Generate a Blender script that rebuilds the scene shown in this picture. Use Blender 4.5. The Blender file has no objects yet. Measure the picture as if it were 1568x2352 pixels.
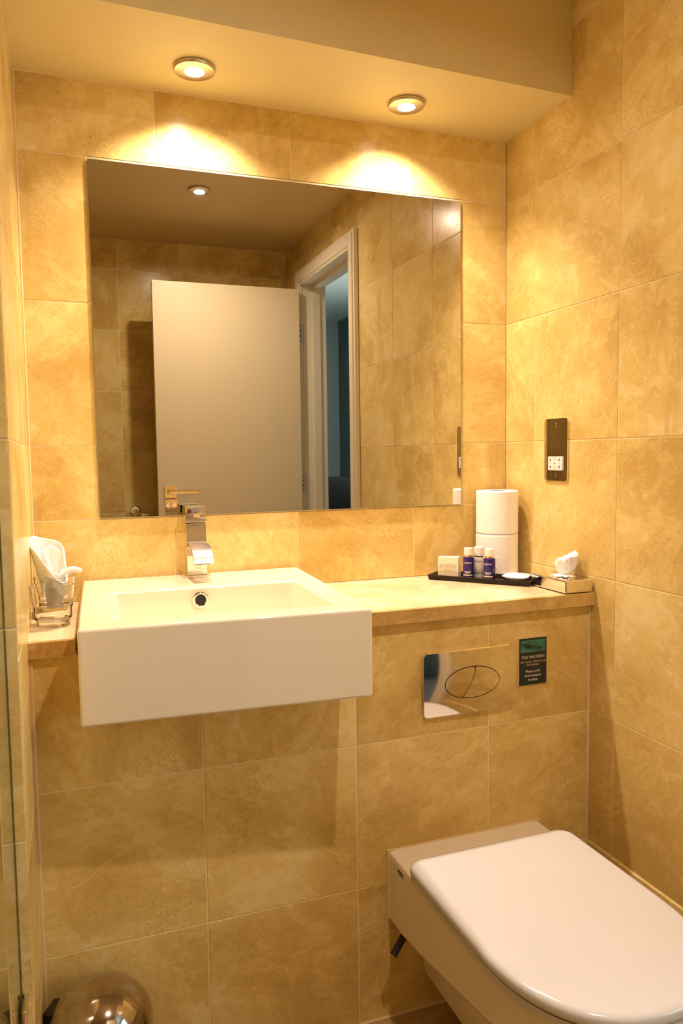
import bpy, bmesh, math, random
from mathutils import Vector, Matrix, noise

C = bpy.context.scene.collection
R = math.radians
random.seed(7)

# ---------------------------------------------------------------- camera
cam_data = bpy.data.cameras.new('camera')
cam = bpy.data.objects.new('camera', cam_data)
C.objects.link(cam)
cam_data.sensor_fit = 'HORIZONTAL'
cam_data.sensor_width = 36.0
cam_data.lens = 1735.26 / 1568 * 36.0
cam_data.clip_start = 0.02
_r = Vector((0.93853276, -0.34493548, -0.01325786))
_u = Vector((0.03836091, 0.06605248, 0.99707849))
_f = Vector((0.34305203, 0.93629941, -0.07522445))
M = Matrix((( _r.x, _u.x, -_f.x, -1.10068), (_r.y, _u.y, -_f.y, -1.73426), (_r.z, _u.z, -_f.z, 1.18260), (0, 0, 0, 1)))
cam.matrix_world = M
bpy.context.scene.camera = cam

# ---------------------------------------------------------------- world, exposure, light colours
W = bpy.data.worlds.new('world')
bpy.context.scene.world = W
W.use_nodes = True
W.node_tree.nodes['Background'].inputs[0].default_value = (0.02, 0.02, 0.02, 1)
W.node_tree.nodes['Background'].inputs[1].default_value = 0.0
sc = bpy.context.scene
sc.view_settings.view_transform = 'Standard'
sc.view_settings.look = 'None'
sc.view_settings.gamma = 1.0
sc.view_settings.use_curve_mapping = False
sc.view_settings.exposure = 0.70
sc.cycles.use_denoising = True
sc.cycles.max_bounces = 11
sc.cycles.diffuse_bounces = 4
sc.cycles.glossy_bounces = 6
sc.cycles.transmission_bounces = 10
sc.cycles.use_adaptive_sampling = True
sc.cycles.adaptive_threshold = 0.07
sc.cycles.sample_clamp_indirect = 6.0
sc.cycles.caustics_reflective = True
sc.cycles.caustics_refractive = True
sc.cycles.blur_glossy = 0.6

LAMP = (1.0, 0.80, 0.65)          # warm lamps
SHELF_LAMP_W = 31.0                # each of the two lamps over the worktop
ROOM_LAMP_W = 6.8                 # lamp in the high ceiling
FILL_PANE_STRENGTH = 2.8             # glow of the panes added in the bedroom beyond

# ---------------------------------------------------------------- materials
def new_mat(name):
    m = bpy.data.materials.new(name); m.use_nodes = True
    return m, m.node_tree, m.node_tree.nodes['Principled BSDF']

def plain(name, col, rough=0.5, metal=0.0, bump=0.0, bscale=200, **kw):
    m, t, b = new_mat(name)
    b.inputs['Base Color'].default_value = (*col, 1)
    b.inputs['Roughness'].default_value = rough
    b.inputs['Metallic'].default_value = metal
    for k, v in kw.items():
        b.inputs[k.replace('_', ' ')].default_value = v
    co = t.nodes.new('ShaderNodeTexCoord')
    n = t.nodes.new('ShaderNodeTexNoise'); n.inputs['Scale'].default_value = bscale
    t.links.new(co.outputs['Object'], n.inputs['Vector'])
    if bump:
        bp = t.nodes.new('ShaderNodeBump'); bp.inputs['Strength'].default_value = bump; bp.inputs['Distance'].default_value = 0.002
        t.links.new(n.outputs['Fac'], bp.inputs['Height']); t.links.new(bp.outputs['Normal'], b.inputs['Normal'])
    else:
        mr = t.nodes.new('ShaderNodeMapRange')
        mr.inputs['To Min'].default_value = rough * 0.9; mr.inputs['To Max'].default_value = min(1, rough * 1.1)
        t.links.new(n.outputs['Fac'], mr.inputs['Value']); t.links.new(mr.outputs['Result'], b.inputs['Roughness'])
    return m

def emit(name, col, s):
    m, t, b = new_mat(name)
    b.inputs['Base Color'].default_value = (*col, 1)
    b.inputs['Emission Color'].default_value = (*col, 1)
    b.inputs['Emission Strength'].default_value = s
    return m

def travertine(name, light, mid, dark, rough=0.3, spot=0.5):
    m, t, b = new_mat(name)
    N, L = t.nodes.new, t.links.new
    co = N('ShaderNodeTexCoord'); oi = N('ShaderNodeObjectInfo')
    comb = N('ShaderNodeCombineXYZ')
    for i, k in enumerate((37.0, 53.0, 71.0)):
        mu = N('ShaderNodeMath'); mu.operation = 'MULTIPLY'; mu.inputs[1].default_value = k
        L(oi.outputs['Random'], mu.inputs[0]); L(mu.outputs[0], comb.inputs[i])
    add = N('ShaderNodeVectorMath'); add.operation = 'ADD'
    L(co.outputs['Object'], add.inputs[0]); L(comb.outputs[0], add.inputs[1])
    # stretch along the tile's own bedding direction, turned a bit from tile to tile
    rot = N('ShaderNodeVectorRotate'); rot.rotation_type = 'EULER_XYZ'
    c2 = N('ShaderNodeCombineXYZ')
    for i, (k, o) in enumerate(((1.7, -.8), (2.3, -1.1), (1.1, 0))):
        ma = N('ShaderNodeMath'); ma.operation = 'MULTIPLY_ADD'; ma.inputs[1].default_value = k; ma.inputs[2].default_value = o
        L(oi.outputs['Random'], ma.inputs[0]); L(ma.outputs[0], c2.inputs[i])
    L(add.outputs[0], rot.inputs['Vector']); L(c2.outputs[0], rot.inputs['Rotation'])
    mp = N('ShaderNodeMapping'); mp.inputs['Scale'].default_value = (1.0, 1.0, 1.6)
    L(rot.outputs[0], mp.inputs['Vector'])
    # large clouds
    n1 = N('ShaderNodeTexNoise'); n1.inputs['Scale'].default_value = 4.2; n1.inputs['Detail'].default_value = 5; n1.inputs['Roughness'].default_value = .55; n1.inputs['Distortion'].default_value = .35
    L(mp.outputs[0], n1.inputs['Vector'])
    r1 = N('ShaderNodeValToRGB')
    e = r1.color_ramp.elements
    e[0].position = .28; e[0].color = (*dark, 1); e[1].position = .70; e[1].color = (*light, 1)
    k = e.new(.50); k.color = (*mid, 1)
    # island edges: steep ramp of a second noise
    n2 = N('ShaderNodeTexNoise'); n2.inputs['Scale'].default_value = 8.0; n2.inputs['Detail'].default_value = 5; n2.inputs['Roughness'].default_value = .68; n2.inputs['Distortion'].default_value = .7
    L(mp.outputs[0], n2.inputs['Vector'])
    r2 = N('ShaderNodeValToRGB'); e = r2.color_ramp.elements
    e[0].position = .52; e[0].color = (0, 0, 0, 1); e[1].position = .57; e[1].color = (1, 1, 1, 1)
    L(n2.outputs['Fac'], r2.inputs['Fac'])
    mx = N('ShaderNodeMath'); mx.operation = 'MULTIPLY_ADD'; mx.inputs[1].default_value = .11; mx.inputs[2].default_value = -.055
    L(r2.outputs['Color'], mx.inputs[0])
    ad = N('ShaderNodeMath'); ad.operation = 'ADD'
    L(n1.outputs['Fac'], ad.inputs[0]); L(mx.outputs[0], ad.inputs[1])
    # tile to tile tone
    tn = N('ShaderNodeMath'); tn.operation = 'MULTIPLY_ADD'; tn.inputs[1].default_value = .22; tn.inputs[2].default_value = -.11
    wn = N('ShaderNodeTexWhiteNoise'); wn.noise_dimensions = '1D'; L(oi.outputs['Random'], wn.inputs['W'])
    L(wn.outputs['Value'], tn.inputs[0])
    ad2 = N('ShaderNodeMath'); ad2.operation = 'ADD'; L(ad.outputs[0], ad2.inputs[0]); L(tn.outputs[0], ad2.inputs[1])
    n6 = N('ShaderNodeTexNoise'); n6.inputs['Scale'].default_value = 60; n6.inputs['Detail'].default_value = 4; n6.inputs['Roughness'].default_value = .72; n6.inputs['Distortion'].default_value = .4
    L(mp.outputs[0], n6.inputs['Vector'])
    gr = N('ShaderNodeMath'); gr.operation = 'MULTIPLY_ADD'; gr.inputs[1].default_value = .42; gr.inputs[2].default_value = -.21
    L(n6.outputs['Fac'], gr.inputs[0])
    ad3 = N('ShaderNodeMath'); ad3.operation = 'ADD'; L(ad2.outputs[0], ad3.inputs[0]); L(gr.outputs[0], ad3.inputs[1])
    L(ad3.outputs[0], r1.inputs['Fac'])
    # fine mottle and filled pits, denser on some patches
    n3 = N('ShaderNodeTexNoise'); n3.inputs['Scale'].default_value = 300; n3.inputs['Detail'].default_value = 2; n3.inputs['Roughness'].default_value = .6
    L(rot.outputs[0], n3.inputs['Vector'])
    r3 = N('ShaderNodeValToRGB'); e = r3.color_ramp.elements
    e[0].position = .54; e[0].color = (0, 0, 0, 1); e[1].position = .64; e[1].color = (1, 1, 1, 1)
    L(n3.outputs['Fac'], r3.inputs['Fac'])
    n4 = N('ShaderNodeTexNoise'); n4.inputs['Scale'].default_value = 6.5; n4.inputs['Detail'].default_value = 2
    L(add.outputs[0], n4.inputs['Vector'])
    r4 = N('ShaderNodeValToRGB'); e = r4.color_ramp.elements
    e[0].position = .46; e[0].color = (0, 0, 0, 1); e[1].position = .66; e[1].color = (1, 1, 1, 1)
    L(n4.outputs['Fac'], r4.inputs['Fac'])
    m3 = N('ShaderNodeMath'); m3.operation = 'MULTIPLY'; L(r3.outputs['Color'], m3.inputs[0]); L(r4.outputs['Color'], m3.inputs[1])
    m4 = N('ShaderNodeMath'); m4.operation = 'MULTIPLY'; m4.inputs[1].default_value = spot; L(m3.outputs[0], m4.inputs[0])
    mixd = N('ShaderNodeMix'); mixd.data_type = 'RGBA'
    L(m4.outputs[0], mixd.inputs['Factor']); L(r1.outputs['Color'], mixd.inputs['A'])
    mixd.inputs['B'].default_value = (dark[0] * .62, dark[1] * .55, dark[2] * .5, 1)
    # thin pale veins
    n5 = N('ShaderNodeTexNoise'); n5.inputs['Scale'].default_value = 9; n5.inputs['Detail'].default_value = 3; n5.inputs['Distortion'].default_value = 2.2
    L(rot.outputs[0], n5.inputs['Vector'])
    r5 = N('ShaderNodeValToRGB'); e = r5.color_ramp.elements
    e[0].position = .485; e[0].color = (0, 0, 0, 1); e[1].position = .5; e[1].color = (.10, .10, .10, 1)
    k = e.new(.515); k.color = (0, 0, 0, 1)
    L(n5.outputs['Fac'], r5.inputs['Fac'])
    mixv = N('ShaderNodeMix'); mixv.data_type = 'RGBA'
    L(r5.outputs['Color'], mixv.inputs['Factor']); L(mixd.outputs['Result'], mixv.inputs['A'])
    mixv.inputs['B'].default_value = (min(1, light[0] * 1.08), min(1, light[1] * 1.12), min(1, light[2] * 1.25), 1)
    # long darker bedding streaks on about half of the tiles
    mp7 = N('ShaderNodeMapping'); mp7.inputs['Scale'].default_value = (8.0, 8.0, 1.5)
    mp7.inputs['Rotation'].default_value = (.35, .25, 0)
    L(add.outputs[0], mp7.inputs['Vector'])
    n7 = N('ShaderNodeTexNoise'); n7.inputs['Scale'].default_value = 1.0; n7.inputs['Detail'].default_value = 4; n7.inputs['Roughness'].default_value = .66; n7.inputs['Distortion'].default_value = .5
    L(mp7.outputs[0], n7.inputs['Vector'])
    r7 = N('ShaderNodeValToRGB'); e = r7.color_ramp.elements
    e[0].position = .55; e[0].color = (0, 0, 0, 1); e[1].position = .74; e[1].color = (.75, .75, .75, 1)
    L(n7.outputs['Fac'], r7.inputs['Fac'])
    ms = N('ShaderNodeMapRange'); ms.inputs['From Min'].default_value = .35; ms.inputs['From Max'].default_value = .75
    wn2 = N('ShaderNodeTexWhiteNoise'); wn2.noise_dimensions = '1D'
    of = N('ShaderNodeMath'); of.operation = 'ADD'; of.inputs[1].default_value = 3.7
    L(oi.outputs['Random'], of.inputs[0]); L(of.outputs[0], wn2.inputs['W']); L(wn2.outputs['Value'], ms.inputs['Value'])
    mm = N('ShaderNodeMath'); mm.operation = 'MULTIPLY'; L(r7.outputs['Color'], mm.inputs[0]); L(ms.outputs['Result'], mm.inputs[1])
    mixs = N('ShaderNodeMix'); mixs.data_type = 'RGBA'
    L(mm.outputs[0], mixs.inputs['Factor']); L(mixv.outputs['Result'], mixs.inputs['A'])
    mixs.inputs['B'].default_value = (dark[0] * .78, dark[1] * .74, dark[2] * .72, 1)
    L(mixs.outputs['Result'], b.inputs['Base Color'])
    rr = N('ShaderNodeMapRange'); rr.inputs['To Min'].default_value = rough - .07; rr.inputs['To Max'].default_value = rough + .12
    L(n1.outputs['Fac'], rr.inputs['Value']); L(rr.outputs['Result'], b.inputs['Roughness'])
    bp = N('ShaderNodeBump'); bp.inputs['Strength'].default_value = .12; bp.inputs['Distance'].default_value = .001
    inv = N('ShaderNodeMath'); inv.operation = 'SUBTRACT'; L(n1.outputs['Fac'], inv.inputs[0]); L(m4.outputs[0], inv.inputs[1])
    L(inv.outputs[0], bp.inputs['Height']); L(bp.outputs['Normal'], b.inputs['Normal'])
    b.inputs['Specular IOR Level'].default_value = .19
    return m

TL, TM, TD = (.88, .72, .335), (.79, .59, .215), (.63, .43, .13)
MT = travertine('travertine_tile', TL, TM, TD, rough=.19)
MW = travertine('travertine_lit_top', (.88, .77, .54), (.82, .68, .44), (.68, .50, .28), rough=.22, spot=.25)  # strong lamplight on the top put into a paler copy of the stone
ME = travertine('travertine_shaded_edge', (.80, .60, .27), (.68, .46, .17), (.48, .29, .09), rough=.25)  # same stone as the top, darkened for the shade on its front
MF = travertine('floor_stone', (.60, .41, .19), (.50, .32, .13), (.36, .21, .075), rough=.4)
M_grout = plain('grout', (.90, .76, .46), .8, bump=.2, bscale=300)
M_paint = plain('cream_paint', (.75, .64, .32), .5, bump=.05, bscale=60)
M_ceil = plain('ceiling_paint', (.70, .52, .24), .6, bump=.05, bscale=60)
M_porc = plain('white_porcelain', (.91, .83, .66), .07, Coat_Weight=.3)
M_seat = plain('white_seat_plastic', (.70, .69, .695), .16)
M_chrome = plain('chrome', (.86, .82, .76), .05, 1.0)
M_steel = plain('brushed_steel', (.60, .54, .49), .30, 1.0, bscale=3)
M_binchrome = plain('bin_chrome', (.52, .47, .41), .10, 1.0)
M_mirror = plain('mirror_glass', (.69, .69, .64), .006, 1.0)
M_mirror_edge = plain('mirror_edge', (.03, .05, .035), .2)
M_black = plain('black_plastic', (.012, .010, .012), .25)
M_tray = plain('black_tray_lacquer', (.010, .007, .007), .10, Specular_IOR_Level=.3)
M_dark = plain('dark_recess', (.008, .006, .005), .6)
M_door = plain('door_paint', (.82, .70, .47), .35, bump=.03, bscale=40)
M_trimwhite = plain('door_frame_gloss', (.84, .76, .60), .3)
M_white = plain('white_plastic', (.88, .84, .78), .35)
M_paper = plain('toilet_paper', (.93, .91, .88), .95, bump=.4, bscale=170)
M_card = plain('core_card', (.45, .33, .2), .9)
M_cloth = plain('terry_cloth', (.92, .89, .84), .98, bump=.8, bscale=420)
M_tissue = plain('tissue_paper', (.93, .91, .88), .95, bump=.2, bscale=120)
M_carton = plain('cream_carton', (.90, .80, .60), .5)
M_print = plain('brown_print', (.42, .28, .12), .6)
M_printpale = plain('pale_print', (.85, .74, .66), .5)
M_printdark = plain('dark_print', (.03, .02, .03), .5)
M_indicator = plain('brown_indicator', (.10, .035, .02), .3)
M_gold = plain('gold_collar', (.80, .55, .22), .2, 1.0)
M_sachet = plain('white_sachet_foil', (.90, .86, .80), .35)
M_yellow = plain('yellow_sticker', (.95, .72, .02), .5)
M_silicone = plain('cream_sealant', (.80, .62, .33), .5)
M_hinge = plain('hinge_steel', (.36, .35, .33), .35, .8)
M_bedceil = plain('bedroom_ceiling_paint', (.72, .80, .80), .7)
M_bedwall = plain('bedroom_wall_paint', (.62, .66, .66), .8)
M_beddark = plain('backlit_shade_paint', (.10, .145, .145), .8)  # backlit shade of this wall is put into its dark colour
M_carpet = plain('carpet', (.12, .10, .09), .95, bump=.6, bscale=400)
M_leather = plain('black_leather', (.010, .010, .012), .3, bump=.1, bscale=150)
M_lens = emit('lamp_lens', (1.0, .93, .80), 9.0)
M_fillpane = emit('fill_pane', (.90, .98, .96), FILL_PANE_STRENGTH)  # glowing panes, added to stand in for daylight

def glass_mat(name, col=(1, 1, 1), rough=0.0, ior=1.45):
    m, t, b = new_mat(name)
    b.inputs['Base Color'].default_value = (*col, 1)
    b.inputs['Roughness'].default_value = rough
    b.inputs['IOR'].default_value = ior
    b.inputs['Transmission Weight'].default_value = 1.0
    return m
M_glass = glass_mat('clear_glass', (1, .99, .96))
M_screen = glass_mat('screen_glass', (.86, .95, .88))
M_bottle = plain('blue_bottle_plastic', (.035, .018, .20), .12, Transmission_Weight=.35, IOR=1.45)

def sign_art():
    m, t, b = new_mat('green_wave_print')
    N, L = t.nodes.new, t.links.new
    co = N('ShaderNodeTexCoord'); mp = N('ShaderNodeMapping'); mp.inputs['Scale'].default_value = (22, 1, 75)
    mp.inputs['Rotation'].default_value = (0, .35, 0)
    L(co.outputs['Object'], mp.inputs['Vector'])
    n = N('ShaderNodeTexNoise'); n.inputs['Scale'].default_value = 1.0; n.inputs['Detail'].default_value = 3; n.inputs['Distortion'].default_value = 1.2
    L(mp.outputs[0], n.inputs['Vector'])
    r = N('ShaderNodeValToRGB'); e = r.color_ramp.elements
    e[0].position = .36; e[0].color = (.004, .012, .010, 1); e[1].position = .70; e[1].color = (.10, .30, .22, 1)
    k = e.new(.46); k.color = (.008, .13, .10, 1)
    L(n.outputs['Fac'], r.inputs['Fac']); L(r.outputs['Color'], b.inputs['Base Color'])
    b.inputs['Roughness'].default_value = .35
    return m
M_art = sign_art()
M_sign = plain('dark_green_print', (.010, .022, .022), .35)
M_signedge = plain('sign_edge', (.78, .60, .36), .5)

# ---------------------------------------------------------------- mesh helpers
def finish(bm, name, mat, parent=None, smooth=True, angle=38, loc=None, wn=True):
    bmesh.ops.recalc_face_normals(bm, faces=bm.faces)
    me = bpy.data.meshes.new(name); bm.to_mesh(me); bm.free()
    for m in (mat if isinstance(mat, (list, tuple)) else [mat]): me.materials.append(m)
    if smooth:
        me.polygons.foreach_set('use_smooth', [True] * len(me.polygons))
        me.set_sharp_from_angle(angle=R(angle))
    o = bpy.data.objects.new(name, me); C.objects.link(o)
    if parent: o.parent = parent
    if loc: o.location = loc
    if smooth and wn and angle < 100:
        w = o.modifiers.new('normals', 'WEIGHTED_NORMAL'); w.keep_sharp = True
    return o

def thing(name, label, cat, loc=(0, 0, 0), rz=0, group=None):
    o = bpy.data.objects.new(name, None); C.objects.link(o)
    o.empty_display_size = .05
    o.location = loc; o.rotation_euler = (0, 0, rz)
    o['label'] = label; o['category'] = cat
    if group: o['group'] = group
    return o

def tag(o, label, cat, group=None):
    o['label'] = label; o['category'] = cat
    if group: o['group'] = group
    return o

def struct(o):
    o['kind'] = 'structure'; return o

def box(bm, x0, x1, y0, y1, z0, z1, bev=0, seg=2):
    vs = [bm.verts.new(p) for p in ((x0, y0, z0), (x1, y0, z0), (x1, y1, z0), (x0, y1, z0), (x0, y0, z1), (x1, y0, z1), (x1, y1, z1), (x0, y1, z1))]
    fs = [bm.faces.new([vs[i] for i in q]) for q in ((0, 3, 2, 1), (4, 5, 6, 7), (0, 1, 5, 4), (1, 2, 6, 5), (2, 3, 7, 6), (3, 0, 4, 7))]
    if bev:
        es = list({e for f in fs for e in f.edges})
        bmesh.ops.bevel(bm, geom=es, offset=bev, segments=seg, affect='EDGES', clamp_overlap=True, profile=.5)
    return fs

def boxo(name, mat, parent, x0, x1, y0, y1, z0, z1, bev=0, seg=2, **k):
    bm = bmesh.new(); box(bm, min(x0, x1), max(x0, x1), min(y0, y1), max(y0, y1), min(z0, z1), max(z0, z1), bev, seg)
    return finish(bm, name, mat, parent, **k)

def lathe(bm, prof, n=40, cx=0, cy=0, cap0=False, cap1=False):
    rings = []
    for r, z in prof:
        rings.append([bm.verts.new((cx + r * math.cos(2 * math.pi * i / n), cy + r * math.sin(2 * math.pi * i / n), z)) for i in range(n)])
    for a, b in zip(rings, rings[1:]):
        for i in range(n):
            j = (i + 1) % n
            bm.faces.new((a[i], a[j], b[j], b[i]))
    if cap0: bm.faces.new(list(reversed(rings[0])))
    if cap1: bm.faces.new(rings[-1])
    return rings

def tube(bm, pts, rad, n=14, caps=True):
    pts = [Vector(p) for p in pts]
    rads = rad if isinstance(rad, (list, tuple)) else [rad] * len(pts)
    rings = []; up = None
    for i, p in enumerate(pts):
        d = (pts[min(i + 1, len(pts) - 1)] - pts[max(i - 1, 0)]).normalized()
        if up is None:
            up = d.orthogonal().normalized()
        up = (up - d * up.dot(d)).normalized(); s = d.cross(up)
        rings.append([bm.verts.new(p + (up * math.cos(2 * math.pi * k / n) + s * math.sin(2 * math.pi * k / n)) * rads[i]) for k in range(n)])
    for a, b in zip(rings, rings[1:]):
        for k in range(n):
            j = (k + 1) % n
            bm.faces.new((a[k], a[j], b[j], b[k]))
    if caps:
        bm.faces.new(list(reversed(rings[0]))); bm.faces.new(rings[-1])

def prism(bm, poly, z0, z1, mapf=lambda a, b, c: (a, b, c), bev=0, seg=1):
    """extrude the 2D polygon poly between z0 and z1; mapf turns (a, b, c) into space"""
    n = len(poly)
    lo = [bm.verts.new(mapf(a, b, z0)) for a, b in poly]; hi = [bm.verts.new(mapf(a, b, z1)) for a, b in poly]
    fs = [bm.faces.new(list(reversed(lo)))]; top = bm.faces.new(hi); fs.append(top)
    for i in range(n):
        j = (i + 1) % n
        fs.append(bm.faces.new((lo[i], lo[j], hi[j], hi[i])))
    if bev:
        bmesh.ops.bevel(bm, geom=list(top.edges), offset=bev, segments=seg, affect='EDGES', clamp_overlap=True, profile=.5)
    return fs

def rrect(x0, x1, y0, y1, r, n=5):
    p = []
    for cx, cy, a in ((x1 - r, y1 - r, 0), (x0 + r, y1 - r, 90), (x0 + r, y0 + r, 180), (x1 - r, y0 + r, 270)):
        for k in range(n + 1):
            t = R(a + 90 * k / n); p.append((cx + r * math.cos(t), cy + r * math.sin(t)))
    return p

def text(name, body, size, mat, parent, mapf, align='CENTER', bold=0.0, space=1.0):
    """lettering as a real thin mesh, mapf(x, y) -> point in the parent's space"""
    cu = bpy.data.curves.new(name, 'FONT'); cu.body = body; cu.size = size; cu.align_x = align; cu.offset = bold * size
    cu.space_character = space; cu.resolution_u = 3
    tmp = bpy.data.objects.new(name, cu); C.objects.link(tmp)
    me = bpy.data.meshes.new_from_object(tmp.evaluated_get(bpy.context.evaluated_depsgraph_get()))
    bpy.data.objects.remove(tmp)
    for v in me.vertices: v.co = Vector(mapf(v.co.x, v.co.y))
    me.materials.clear(); me.materials.append(mat); me.name = name
    o = bpy.data.objects.new(name, me); C.objects.link(o); o.parent = parent
    return o

# ---------------------------------------------------------------- room shell
FAR, CEIL, XL, XS, PIER = -2.05, 2.21, -1.169, -2.0, -0.612
SOFF, BOXY, TOP = 1.978, -0.348, 0.870
G = .0014                        # half a joint
PROUD = .0013

def wall_maps(axis, pos):
    # (a, b, depth out of the wall) -> space
    return {'y-': lambda a, b, c: (a, pos - c, b), 'y+': lambda a, b, c: (a, pos + c, b),
            'x-': lambda a, b, c: (pos - c, a, b), 'x+': lambda a, b, c: (pos + c, a, b), 'z+': lambda a, b, c: (a, b, pos + c)}[axis]

_tile_cache = {}
def tile(parent, axis, pos, poly, mat=MT, lift=0.0, thick=PROUD):
    """one tile: its front face lies in the wall's plane, its edges slightly eased"""
    cx = sum(p[0] for p in poly) / len(poly); cy = sum(p[1] for p in poly) / len(poly)
    key = (axis, mat.name, round(thick + lift, 5), tuple((round(a - cx, 4), round(b - cy, 4)) for a, b in poly))
    mp = wall_maps(axis, 0.0)
    me = _tile_cache.get(key)
    if me is None:
        bm = bmesh.new()
        prism(bm, [(a - cx, b - cy) for a, b in poly], -thick, lift, mp, bev=.0006)
        bmesh.ops.recalc_face_normals(bm, faces=bm.faces)
        me = bpy.data.meshes.new('tile'); bm.to_mesh(me); bm.free(); me.materials.append(mat)
        _tile_cache[key] = me
    o = bpy.data.objects.new('tile', me); C.objects.link(o); o.parent = parent
    o.location = wall_maps(axis, pos)(cx, cy, 0.0)
    return o

def rect(a0, a1, b0, b1, g=G):
    return [(a0 + g, b0 + g), (a1 - g, b0 + g), (a1 - g, b1 - g), (a0 + g, b1 - g)]

def tiles(parent, axis, pos, A, B, skip=lambda a0, a1, b0, b1: False, **k):
    for a0, a1 in zip(A, A[1:]):
        for b0, b1 in zip(B, B[1:]):
            if not skip(a0, a1, b0, b1): tile(parent, axis, pos, rect(a0, a1, b0, b1), **k)

def backing(name, axis, pos, polys, thick=.04, mat=M_grout):
    bm = bmesh.new()
    for p in polys: prism(bm, p, -thick, -PROUD, wall_maps(axis, pos))
    return struct(finish(bm, name, mat, smooth=False))

def R4(a0, a1, b0, b1): return [(a0, b0), (a1, b0), (a1, b1), (a0, b1)]

ROWS = [0, .295, .60, .905, 1.21, 1.515, 1.82, 2.125, CEIL]
MX0, MX1, MZ0, MZ1 = -1.029, -.1375, 1.0515, 1.8145
# back wall
wb = backing('wall_back', 'y-', 0.0, [R4(XL - .1, 0, 0, CEIL)])
tiles(wb, 'y-', 0, [XL, -.886, -.579, -.275, 0], [1.82, SOFF + .01])
for b0, b1 in zip(ROWS[4:7], ROWS[5:7]): pass
for b0, b1 in ((1.515, 1.82), (1.21, 1.515), (1.05, 1.21)):
    tile(wb, 'y-', 0, rect(XL, MX0 - .0015, b0, b1)); tile(wb, 'y-', 0, rect(MX1 + .0015, 0, b0, b1))
tiles(wb, 'y-', 0, [XL, -.866, -.577, -.271, 0], [TOP, 1.05])
# right wall with the doorway
DY0, DY1, DTOP = -1.785, -1.118, 1.992      # clear opening
AY0, AY1, ATOP = -1.848, -1.055, 2.060      # outer edge of the architrave
wr = backing('wall_right', 'x-', 0.0, [R4(DY1 + .012, .04, 0, CEIL), R4(FAR - .04, DY0 - .012, 0, CEIL), R4(DY0 - .012, DY1 + .012, DTOP + .012, CEIL)], thick=.115)
tiles(wr, 'x-', 0, [-.430, -.127, 0], ROWS[4:])
for b0, b1 in ((.905, 1.21), (.60, .905), (.295, .60)):
    tile(wr, 'x-', 0, rect(-.430, -.127, b0, b1))
    if b1 > 1: tile(wr, 'x-', 0, rect(-.127, 0, b0, b1))
tile(wr, 'x-', 0, rect(-.127, 0, TOP, .905))
tiles(wr, 'x-', 0, [AY1 + .002, -.735, -.430], ROWS[1:])
tiles(wr, 'x-', 0, [-1.955, -1.65, -1.345, AY1 - .002][0:], [2.125, CEIL])
tiles(wr, 'x-', 0, [AY0 - .002, -1.65, -1.345, AY1], [ATOP + .002, 2.125])
tiles(wr, 'x-', 0, [FAR, AY0 - .002], ROWS[1:-1])
tile(wr, 'x-', 0, rect(FAR, -1.955, 2.125, CEIL))
tiles(wr, 'x-', 0, [AY1 + .002, -.735, -.430, BOXY], [0, .292], lift=.003)        # bottom course stands a little proud
tile(wr, 'x-', 0, rect(FAR, AY0 - .002, 0, .292), lift=.003)
# left wall: inner face, then the face that looks at the shower
wl = backing('wall_left', 'x+', XL, [R4(PIER + .002, .04, 0, CEIL)])
tiles(wl, 'x+', XL, [PIER, -.305, 0], [.0, .295, .60, .905, 1.21, 1.515, 1.82, 2.125, CEIL])
ws = backing('wall_shower', 'y-', PIER, [R4(XS - .04, XL - .0014, 0, CEIL)])
tiles(ws, 'y-', PIER, [XS, -1.715, -1.41, XL], [.0, .34, .645, .95, 1.21, 1.515, 1.82, 2.125, CEIL])
wss = backing('wall_shower_side', 'x+', XS, [R4(FAR - .04, PIER, 0, CEIL)])
tiles(wss, 'x+', XS, [FAR, -1.83, -1.525, -1.22, -.917, PIER], ROWS)
# far wall (seen in the mirror)
wf = backing('wall_far', 'y+', FAR, [R4(XS - .04, .0, 0, CEIL)])
tiles(wf, 'y+', FAR, [XS, -1.692, -1.404, -1.116, -.828, -.540, -.251, 0], [0, .057, .345, .633, .921, 1.209, 1.498, 1.785, 2.07, CEIL])
# boxed-in lower wall; the basin is let into it
BX = [XL, -.875, -.567, -.261, 0]
UX0, UX1, UZ = -1.0865, -.598, .757
wc = backing('wall_lower', 'y-', BOXY, [R4(XL, 0, 0, UZ - .004), R4(XL, UX0 - .004, UZ - .004, TOP - .03), R4(UX1 + .004, 0, UZ - .004, TOP - .03)], thick=.03)
tiles(wc, 'y-', BOXY, BX, [0.003, .296, .597])
zt = TOP - .031
tile(wc, 'y-', BOXY, [(XL + G, .597 + G), (-.875 - G, .597 + G), (-.875 - G, UZ), (UX0, UZ), (UX0, zt), (XL + G, zt)])
tile(wc, 'y-', BOXY, [(-.875 + G, .597 + G), (-.567 - G, .597 + G), (-.567 - G, zt), (UX1, zt), (UX1, UZ), (-.875 + G, UZ)])
tile(wc, 'y-', BOXY, rect(-.567, -.261, .597, zt + G)); tile(wc, 'y-', BOXY, rect(-.261, 0, .597, zt + G))
# floor
fl = backing('floor', 'z+', 0.0, [R4(XS - .05, .115, FAR - .05, .04)])
tiles(fl, 'z+', 0, [XS, -1.715, -1.41, -1.105, -.80, -.495, -.19, 0], [FAR, -1.80, -1.495, -1.19, -.885, -.58, BOXY], mat=MF)
# ceiling and the boxed bulkhead
struct(boxo('ceiling', M_ceil, None, XS - .05, .04, FAR - .05, .04, CEIL, CEIL + .06))
bm = bmesh.new()
prism(bm, [(XL, 0), (0, 0), (0, -.266), (XL, -.303)], SOFF, CEIL, bev=0)
bh = struct(finish(bm, 'ceiling_bulkhead', M_paint, None, smooth=False))

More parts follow.
